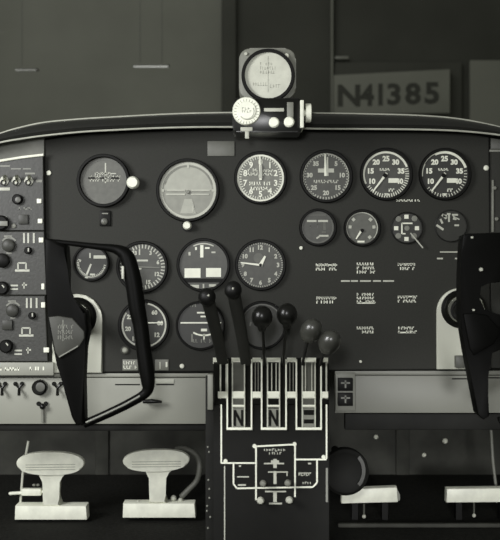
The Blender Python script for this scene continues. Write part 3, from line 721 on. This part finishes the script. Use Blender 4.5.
# ================================================================== PEDESTAL
def Yp(py):
    pts = [(340, -.05), (361, -.09), (380, -.145), (396, -.185), (410, -.208), (429, -.225), (460, -.237), (520, -.25), (560, -.255), (640, -.26)]
    for (a, ya), (b, yb) in zip(pts, pts[1:]):
        if py <= b: return ya + (yb-ya)*(py-a)/(b-a)
    return pts[-1][1]
def PP(px, py, lift=0.0):
    y = Yp(py); p = P(px, py, y)
    d = (P(px, py+.5, Yp(py+.5)) - P(px, py-.5, Yp(py-.5))).normalized()
    n = Vector((1, 0, 0)).cross(d); 
    if n.y > 0: n = -n
    return p + n*lift
def pseg(bm, x0, y0, x1, y1, w, lift, base=-.001):
    """raised bar on the pedestal skin"""
    n = max(1, int(abs(y1-y0)/6)) if y0 != y1 else 1
    a = Vector((x0, y0)); b = Vector((x1, y1)); d = (b-a).normalized(); nn = Vector((-d.y, d.x))*w/2
    rows = []
    for i in range(n+1):
        c_ = a.lerp(b, i/n); l = c_+nn; r = c_-nn
        rows.append([bm.verts.new(v) for v in (PP(l.x, l.y, base), PP(l.x, l.y, lift), PP(r.x, r.y, lift), PP(r.x, r.y, base))])
    for p, q in zip(rows, rows[1:]):
        for i in range(4): bm.faces.new((p[i], p[(i+1) % 4], q[(i+1) % 4], q[i]))
    bm.faces.new(rows[0]); bm.faces.new(rows[-1][::-1])
    return bm
ped = thing('control_pedestal', 'black centre pedestal with pale slotted lever quadrant and white-lined lower face', 'pedestal', (P(270, 500, -.25).x, -.2, 0))
bm = B()
ys = [358, 361, 370, 380, 388, 396, 404, 412, 420, 429, 445, 460, 480, 500, 520, 560, 600]
rows = []
for y in ys:
    l = PP(213.5, y); r = PP(329, y)
    if l.z < 0: break
    rows.append((l, r))
z0 = 0.0
rows.append((Vector((rows[-1][0].x, rows[-1][0].y, z0)), Vector((rows[-1][1].x, rows[-1][1].y, z0))))
vr = []
for l, r in rows:
    vr.append([bm.verts.new(l), bm.verts.new(r), bm.verts.new((r.x, -.015, min(r.z, P(0, 373, -.015).z))), bm.verts.new((l.x, -.015, min(l.z, P(0, 373, -.015).z)))])
for p, q in zip(vr, vr[1:]):
    for i in range(4): bm.faces.new((p[i], p[(i+1) % 4], q[(i+1) % 4], q[i]))
bm.faces.new(vr[0]); bm.faces.new(vr[-1][::-1])
bmesh.ops.remove_doubles(bm, verts=bm.verts[:], dist=1e-5)
part('body', bm, 'pedblk', ped, smooth=30)
# outer strips between the slots
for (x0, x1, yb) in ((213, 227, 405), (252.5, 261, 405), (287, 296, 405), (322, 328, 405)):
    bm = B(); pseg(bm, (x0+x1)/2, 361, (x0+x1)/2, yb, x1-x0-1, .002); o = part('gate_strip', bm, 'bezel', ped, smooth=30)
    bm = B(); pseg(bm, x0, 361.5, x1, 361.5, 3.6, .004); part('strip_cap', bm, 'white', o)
    bm = B(); pseg(bm, x0+(5 if x0 < 215 else 0), 396.5, x1, 396.5, 5.5, .0036); part('highlight_band', bm, 'white', o)  # white bar stands in for light reflected off the strip's ridge
    bm = B()
    for x in ((220.5, 226.3) if x0 < 215 else ((326.3,) if x0 > 320 else (x0+2.8, x1-2.8))): pseg(bm, x, 361, x, 400, .9 if x0 > 215 and x0 < 320 else 1.5, .0032)
    part('edge_line', bm, 'gray' if 215 < x0 < 320 else 'pale', o, smooth=30)
# centre strips with the U shaped gates
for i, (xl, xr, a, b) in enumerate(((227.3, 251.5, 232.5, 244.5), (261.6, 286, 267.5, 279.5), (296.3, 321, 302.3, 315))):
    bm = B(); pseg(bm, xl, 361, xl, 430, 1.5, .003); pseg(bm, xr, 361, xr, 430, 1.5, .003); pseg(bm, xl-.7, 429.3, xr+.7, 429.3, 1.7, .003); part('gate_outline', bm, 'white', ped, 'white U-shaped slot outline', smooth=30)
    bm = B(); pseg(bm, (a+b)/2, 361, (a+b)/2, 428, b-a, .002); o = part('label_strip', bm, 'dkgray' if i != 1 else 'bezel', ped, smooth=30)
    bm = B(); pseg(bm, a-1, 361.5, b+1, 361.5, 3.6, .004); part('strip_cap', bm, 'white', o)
    bm = B(); pseg(bm, a, 396.5, b, 396.5, 6, .0036); pseg(bm, a, 407.5, b, 407.5, 1.6, .0036); part('highlight_band', bm, 'white', o)  # upper bar paints the reflected light band, thin crossline below it
    bm = B(); pseg(bm, a, 361, a, 428, 1.3, .0034); pseg(bm, b, 361, b, 428, 1.3, .0034)
    if i == 1: pseg(bm, a+4.2, 365, a+4.2, 392, 1, .0034); pseg(bm, b-3.4, 365, b-3.4, 392, 1, .0034)
    if i == 2: pseg(bm, a+3.2, 364, a+3.2, 392, .9, .0034); pseg(bm, b-3.2, 364, b-3.2, 392, .9, .0034)
    part('edge_line', bm, 'pale', o, smooth=30)
    bm = B(); pseg(bm, (a+b)/2, 410, (a+b)/2, 428, b-a-2, .003); part('letter_plate', bm, 'gray', o, smooth=30)
    bm = B(); mcx = (a+b)/2
    if i < 2:
        pseg(bm, mcx-3.6, 411, mcx-3.6, 427, 2.4, .0036); pseg(bm, mcx+3.6, 411, mcx+3.6, 427, 2.2, .0036); pseg(bm, mcx-3.6, 412, mcx+3.6, 426, 2.6, .0036)
    else:
        pseg(bm, mcx-5, 413.5, mcx+5, 413.5, 5, .0036); pseg(bm, mcx-5, 422.5, mcx+5, 422.5, 4, .0036)
    part('letter', bm, 'bezel', o, smooth=30)
# white line diagram on the face
def plines(lines, w, lift, name, m, lab=None):
    bm = B()
    for l in lines: pseg(bm, *l, w, lift)
    return part(name, bm, m, ped, lab, smooth=30)
plines([(221.3, 400, 221.3, 463), (326.5, 400, 326.5, 459)], 1.5, .0012, 'border_line', 'white', 'white border line on the pedestal face')
plines([(221, 463, 256, 463), (326.5, 459.5, 295.5, 459.5), (255, 446.5, 295, 444.5), (256, 446, 256, 500), (295, 444, 295, 497),
        (233.5, 463, 233.5, 484), (233.5, 484, 237, 488.3), (237, 488.3, 313, 487), (313, 487, 317, 482.5), (317, 482.5, 317, 460)], 1.6, .0012, 'diagram_line', 'white', 'white line diagram around the lower controls')
plines([(224.6, 466, 224.6, 560)], 1.1, .0008, 'edge_line', 'pale'); plines([(326.8, 468, 326.8, 502)], 2.0, .0008, 'edge_line', 'gray')
for (x, y) in ((225.5, 461), (254.5, 446), (294.5, 444), (323.5, 457)):
    bm = B(); c0 = PP(x, y, 0); lathe(bm, [(0, .002), (.0028, .002), (.0028, -.001), (0, -.001)], c0, axis=(0, -1, .05), seg=14); part('screw', bm, 'white', ped)
bm = B()
def pfaint(bm, cx, cy, w, h, seed):
    R = random.Random(seed); x = cx-w/2
    while x < cx+w/2-1:
        cw = R.uniform(1.4, 2.4); 
        pseg(bm, x+.4, cy-h/2, x+.4, cy+h/2, .8, .0012)
        if R.random() < .6: 
            yy = cy + R.choice((-h/2, 0, h/2)); pseg(bm, x, yy, x+cw, yy, .8, .0012)
        x += cw+.7
pfaint(bm, 275, 450, 22, 2.2, 1); pfaint(bm, 275, 453.5, 12, 2, 2); pseg(bm, 264, 463.5, 284, 463.5, 1.4, .0012); pseg(bm, 275, 459, 275, 468, 3.4, .0012); pseg(bm, 271, 461.5, 279, 461.5, 2.4, .0012)
pseg(bm, 268, 472, 288, 472, 1.2, .0012); pseg(bm, 275, 471, 275, 484, 3.0, .0012); pseg(bm, 287, 472, 287, 476, 1, .0012)
pseg(bm, 265, 491.5, 286, 491.5, 1.4, .0012); pseg(bm, 275, 491, 275, 502, 3.6, .0012); pseg(bm, 269, 503.5, 282, 503.5, 1.6, .0012)
pseg(bm, 237, 476.8, 249, 476.8, 1.2, .0012); pseg(bm, 238, 485, 246, 485, 1.6, .0012); pfaint(bm, 305, 474, 13, 3, 3); pseg(bm, 299, 473, 311, 473, 1, .0012); pfaint(bm, 307, 483, 9, 2, 4); pseg(bm, 239, 466, 241, 466, 1.6, .0012); pseg(bm, 308, 463.5, 311, 463.5, 1.6, .0012)
part('lettering', bm, 'pale', ped, 'small pale lettering inside the white diagram', smooth=30)
for (x, y, rx) in ((263, 482, 3.4), (287.5, 481.5, 3.4), (260.5, 499, 3.8), (289, 498.5, 3.8)):
    bm = B(); c0 = PP(x, y, 0); k = K(-.24)
    lathe(bm, [(0, 0), (rx*.5*k, 0), (rx*.5*k, .006), (rx*k*.9, .008), (rx*k, .013), (rx*k*.7, .017), (0, .018)], c0, axis=(0, -1, .05), seg=20); part('trim_knob', bm, 'gray' if y < 490 else 'pale', ped, 'round gray trim knob' if y < 490 else 'pale round trim knob')
# side flange with rivets
bm = B(); a = P(206, 440, -.20); b = P(214, 640, -.20); box(bm, (P(205.5, 440, -.2).x, -.2, 0), (P(214.5, 440, -.2).x, -.19, P(0, 376, -.2).z), .001); o = part('side_flange', bm, 'matte', ped)
R = random.Random(3)
for y in (447, 452, 480, 489, 498, 506, 511, 517, 528):
    bm = B(); ball(bm, 209+R.uniform(-2, 2), y, -.2, 1.1, 1, 1.2, seg=10); part('rivet', bm, 'gray', o)
bm = B(); pbox(bm, 207.5, 374.5, 213, 410, -.205, .02, .001); part('edge_strip', bm, 'sheetdk', ped, 'pale strip on the left edge')

# switch plate right of the pedestal
t = thing('switch_plate', 'small plate with two black rocker switches just right of the pedestal top', 'switch plate', P(345, 405, .002))
bm = B(); pbox(bm, 335.5, 373, 355.5, 411, -.004, .0058, .001); part('plate', bm, 'sheetdk', t)
for y in (384.5, 399.5):
    bm = B(); pbox(bm, 338, y-6.5, 353, y+6.5, -.010, .0065, .001); o = part('rocker_switch', bm, 'bezel', t)
    bm = B(); stroke(bm, 341, y-1.5, 350, y-1.5, 1.6, -.0105); stroke(bm, 345.5, y-4, 345.5, y+3.5, 1.6, -.0105); part('mark', bm, 'gray', o, smooth=0)

# ================================================================== LEVERS
def lever(name, label, group, kx, ky, Yk, bx, by, w0, w1, kind, km, am='black'):
    bpt = PP(bx, by, 0)
    t = thing(name, label, 'lever', bpt, group)
    kp = P(kx, ky, Yk)
    mid = bpt.lerp(kp, .45) + Vector((0, -.004, .004))
    bm = B(); q = smooth_path([tuple(bpt - Vector((0, 0, .004)))+(w1,), tuple(mid)+((w0+w1)/2,), tuple(kp)+(w0,)], 6)
    if kind == 'cap':
        tube(bm, [p[:3] for p in q], [p[3]*S*.5 for p in q], 16, flat=.45, flatdir=(0, 1, 0))
    else:
        tube(bm, [p[:3] for p in q], [p[3]*S*.45 for p in q], 14, flat=2.2, flatdir=(0, 1, 0))
    part('arm', bm, am, t)
    bm = B()
    if kind == 'cap':      # broad rounded throttle grip
        r = bmesh.ops.create_uvsphere(bm, u_segments=24, v_segments=14, radius=1)
        for v in r['verts']: v.co = kp + Vector((v.co.x*.0125, v.co.y*.012, v.co.z*.013))
    elif kind == 'ball':
        lathe(bm, [(0, .016), (.006, .0155), (.0115, .0115), (.0145, .005), (.0152, 0), (.0145, -.005), (.0115, -.011), (.007, -.015), (.005, -.021), (0, -.021)], kp, axis=(0, -.35, 1), seg=32)
    else:                   # egg
        lathe(bm, [(0, .018), (.005, .0172), (.0105, .013), (.0140, .006), (.0152, -.002), (.014, -.010), (.010, -.017), (.006, -.022), (0, -.022)], kp, axis=(.35, -.8, .7), seg=32)
    part('knob', bm, km, t)
    if kind == 'cap':
        bm = B(); ball(bm, kx+(1.5 if kx < 220 else 0), ky-1.5, Yk-.0155, 1.2, 1, 1.2, seg=10); part('screw', bm, 'pale', t)
lever('throttle_lever', 'leftmost of the six levers, flat black arm leaning left beneath the white-barred gauge', 'throttle levers', 207, 297, -.19, 223.5, 364, 12, 10, 'cap', 'leverbk', 'leverarm')
lever('throttle_lever', 'second lever from the left, black arm reaching highest between turn gauge and clock', 'throttle levers', 233, 290, -.19, 246.5, 364, 12, 10, 'cap', 'leverbk', 'leverarm')
lever('propeller_lever', 'third lever from the left, round glossy black knob below the clock', 'propeller levers', 262, 317, -.16, 264.5, 364, 2.6, 3.4, 'ball', 'black')
lever('propeller_lever', 'fourth lever from the left, slimmer black knob beside the round one', 'propeller levers', 287, 314.5, -.15, 283, 364, 2.6, 3.4, 'ball', 'black')
lever('mixture_lever', 'fifth lever from the left with an egg-shaped dark gray knob, the higher gray one', 'mixture levers', 311.5, 330, -.19, 302, 364, 2.6, 3.2, 'egg', 'knobgr', 'matte')
lever('mixture_lever', 'rightmost lever with an egg-shaped dark gray knob, the lower gray one', 'mixture levers', 330, 341.5, -.20, 319.5, 364, 2.6, 3.2, 'egg', 'knobgr', 'matte')

# ================================================================== PEDALS
YPD = .2
def base_block(t, x0, y0, x1, y1, tilt=0, Y=YPD, th=.03):
    bm = B(); prism(bm, [(x0, y0+tilt), (x1, y0-tilt), (x1+1, y1-tilt*.6), (x0-.5, y1+tilt*.6)], Y-.02, th, .002); return part('heel_block', bm, 'alu', t)
def pedal(cx, cy, hw, hh, sx, s0, s1, bx0, by0, bx1, by1, label, tilt, seed):
    t = thing('rudder_pedal', label, 'pedal', Vector((P(cx, 520, YPD).x, YPD, 0)), 'T-shaped rudder pedals')
    Yq = YPD-.025
    pts = []
    for i in range(40):
        a = 2*PI*i/40; c_, s_ = math.cos(a), math.sin(a)
        x = hw*math.copysign(abs(c_)**.8, c_); y = hh*math.copysign(abs(s_)**.95, s_)
        if y > 0: y *= .95
        ta = math.radians(tilt)
        pts.append((cx + x*math.cos(ta) - y*math.sin(ta), cy - (y*math.cos(ta)) + x*math.sin(ta)))
    bm = B(); prism(bm, pts, Yq, .014, .003); pad = part('foot_pad', bm, 'alu', t)
    bm = B()
    for q in (2.5, 5.0, 7.5): stroke(bm, cx-hw*.72, cy+q-1, cx+hw*.74, cy+q-1.5, .7, Yq-.0008, .001)
    part('tread_line', bm, 'dialmk', pad, smooth=0)
    bm = B(); prism(bm, [(sx-19, s0-3), (sx+19, s0-3), (sx+10, s0+2), (sx+7, s0+8), (sx+6.5, s1-6), (sx+9, s1+1), (sx-9, s1+1), (sx-6.5, s1-6), (sx-7, s0+8), (sx-10, s0+2)], Yq+.006, .03, .003); part('stem', bm, 'alu', t)
    base_block(t, bx0, by0, bx1, by1)
    return t
t = pedal(50, 463.5, 34, 11.8, 51, 474, 505, 15, 506, 86, 520, 'leftmost T-shaped pale rudder pedal with a link rod on its left', 0, 1)
bm = B(); tube(bm, [P(10, 493.5, YPD), P(45, 491.5, YPD)], .003, 10); pbox(bm, 21, 489, 41, 496, YPD-.006, .012, .002); ball(bm, 11, 493.5, YPD, 2.5, 2, 1.8); part('link_rod', bm, 'alu', t)
bm = B(); tube(bm, [P(20, 508, YPD+.01), P(23, 470, YPD+.015), P(28.5, 441, YPD+.02)], .0022, 8); part('adjuster_rod', bm, 'plate', t)
for x in (34, 38):
    bm = B(); ball(bm, x, 485, YPD+.01, 1.8, 1.6, 1.4); part('bolt', bm, 'gray', t)
t = pedal(156, 460.5, 33.5, 11.2, 157.5, 470, 502, 123, 503.5, 194.5, 518, 'second T-shaped pale rudder pedal, nearer the pedestal, tread line across its pad', -1.5, 2)
for x, y, r in ((173.5, 498, 3), (180.5, 500, 2.4), (138, 501, 1.4)):
    bm = B(); ball(bm, x, y, YPD, r, r, r); part('bolt', bm, 'pale', t)
# right side heel bars
t = thing('pedal_bar', 'pale low pedal bar on the floor just right of the pedestal', 'pedal', Vector((P(370, 520, YPD).x, YPD, 0)), 'pale pedal bars on the right floor')
base_block(t, 342, 488.5, 397, 503, 1.2, th=.02); bm = B(); prism(bm, [(397, 488), (400, 495), (400, 500), (397, 502)], YPD-.018, .016); part('end_cap', bm, 'gray', t)
bm = B(); box(bm, (P(352, 0, YPD).x, YPD, 0), (P(358, 0, YPD).x, YPD+.02, P(0, 503, YPD).z)); part('foot', bm, 'bezel', t); bm = B(); box(bm, (P(382, 0, YPD).x, YPD, 0), (P(388, 0, YPD).x, YPD+.02, P(0, 503, YPD).z)); part('foot', bm, 'bezel', t)
bm = B(); ball(bm, 364, 516.5, YPD-.03, 2, 2, 2); part('bolt', bm, 'pale', t); bm = B(); tube(bm, [P(364, 516.5, YPD-.03), P(364, 504, YPD-.015)], .0018, 8); part('tie_rod', bm, 'dkgray', t)
t = thing('pedal_bar', 'pale low pedal bar cut off by the right edge of the view', 'pedal', Vector((P(480, 520, YPD).x, YPD, 0)), 'pale pedal bars on the right floor')
base_block(t, 447, 488.5, 518, 502.5, .4, th=.02)
bm = B(); box(bm, (P(456, 0, YPD).x, YPD, 0), (P(462, 0, YPD).x, YPD+.02, P(0, 502, YPD).z)); part('foot', bm, 'bezel', t); bm = B(); box(bm, (P(500, 0, YPD).x, YPD, 0), (P(506, 0, YPD).x, YPD+.02, P(0, 502, YPD).z)); part('foot', bm, 'bezel', t)
bm = B(); ball(bm, 474, 515.5, YPD-.03, 2, 2, 2); part('bolt', bm, 'pale', t); bm = B(); tube(bm, [P(474, 515.5, YPD-.03), P(474, 503, YPD-.015)], .0018, 8); part('tie_rod', bm, 'dkgray', t)
# floor rail on the right
bm = B(); a = P(338, 517, YPD-.05); b = P(560, 517, YPD-.05); box(bm, (a.x, YPD-.055, .0), (b.x, YPD-.045, .007), .002); single('floor_rail', bm, 'firewall', 'low gray rail along the floor in front of the right pedal bars', 'rail')

# hose, trim wheel, rod in the footwell
bm = B(); hp = smooth_path([(176, 449, .23), (186, 449, .22), (196, 455, .21), (199.5, 466, .2), (197, 480, .2), (188, 490, .2), (181, 497, .2)], 8)
tube(bm, [P(x, y, Y) for x, y, Y in hp], [.0046+.0008*(i % 2) for i in range(len(hp))], 12); single('flexible_hose', bm, 'placard', 'gray flexible hose curving beside the second rudder pedal', 'hose')
t = thing('trim_wheel', 'round black wheel low on the right side of the pedestal, gray right edge', 'wheel', P(347, 472, .1))
bm = B(); k = K(.1); lathe(bm, [(0, .01), (16*k, .012), (20*k, .016), (23*k, .012), (23.5*k, 0), (23*k, -.012), (0, -.012)], P(345, 471, .1), seg=48); part('wheel_disc', bm, 'matte', t)
bm = B(); arc(bm, 342, 471, 20, 23.5, 50, 130, .082, .004, 20); part('rim_edge', bm, 'dial_cg', t)
bm = B(); lathe(bm, [(.008, 0), (.008, .2)], P(345, 471, .1), axis=(0, 1, 0), seg=16); part('axle', bm, 'matte', t)
bm = B(); tube(bm, [P(491, 430, .25), P(493, 462, .24), P(498, 503, .22)], .0028, 10); single('control_rod', bm, 'gray', 'thin gray rod slanting down at the right edge above the pedal bar', 'rod')
bm = B(); tube(bm, [P(476, 415, .25), P(486, 418, .25), P(492, 421, .24)], .0034, 10); ball(bm, 490, 419.5, .235, 3.2, 2, 2); single('hinge_bracket', bm, 'dkgray', 'small dark bracket under the right gray panel near the right edge', 'bracket')

# ================================================================== LIGHT, CAMERA
w = bpy.data.worlds.new('World'); SC.world = w; w.use_nodes = True
w.node_tree.nodes['Background'].inputs['Color'].default_value = (1, 1.02, .90, 1)
w.node_tree.nodes['Background'].inputs['Strength'].default_value = 0.19
def area(name, loc, target, size, watts):
    l = bpy.data.lights.new(name, 'AREA'); l.size = size; l.energy = watts
    o = bpy.data.objects.new(name, l); COL.objects.link(o); o.location = loc
    o.rotation_euler = (Vector(target)-Vector(loc)).to_track_quat('-Z', 'Y').to_euler(); return o
area('flash', (-.09, -1.6, .61), (0, 0, .42), .12, 8.5)
area('side_window', (-1.0, -.95, .80), (-.15, 0, .40), .5, 19)
sl = bpy.data.lights.new('footwell_fill', 'SPOT'); sl.energy = 46; sl.spot_size = math.radians(24); sl.spot_blend = .9; sl.shadow_soft_size = .06  # added fill spots brighten the footwells, no fixture stands there
so = bpy.data.objects.new('footwell_fill', sl); COL.objects.link(so); so.location = (.28, -1.35, .22)
sl2 = sl.copy(); s2 = bpy.data.objects.new('footwell_fill', sl2); COL.objects.link(s2); sl2.energy = 9; sl2.spot_size = math.radians(28); s2.location = (-.22, -1.35, .20)
s2.rotation_euler = (Vector((-.24, .2, .07))-s2.location).to_track_quat('-Z', 'Y').to_euler()
so.rotation_euler = (Vector((.29, .25, .055))-so.location).to_track_quat('-Z', 'Y').to_euler()
area('hangar_fill', (-.8, 1.8, 2.6), (-.4, 4, .6), 1.5, 20)  # added fill light that brightens the hangar wall
cam = bpy.data.cameras.new('Camera'); co = bpy.data.objects.new('Camera', cam); COL.objects.link(co)
co.location = (0, -D, ZC); co.rotation_euler = (PI/2, 0, 0)
cam.sensor_fit = 'VERTICAL'; cam.sensor_height = 36; cam.lens = 36*D/(540*S); cam.clip_start = .05
cam.dof.use_dof = True; cam.dof.focus_distance = D-.02; cam.dof.aperture_fstop = 9.5
SC.camera = co
vs = SC.view_settings; vs.view_transform = 'Standard'; vs.look = 'None'; vs.exposure = 0; vs.gamma = 1; vs.use_curve_mapping = False
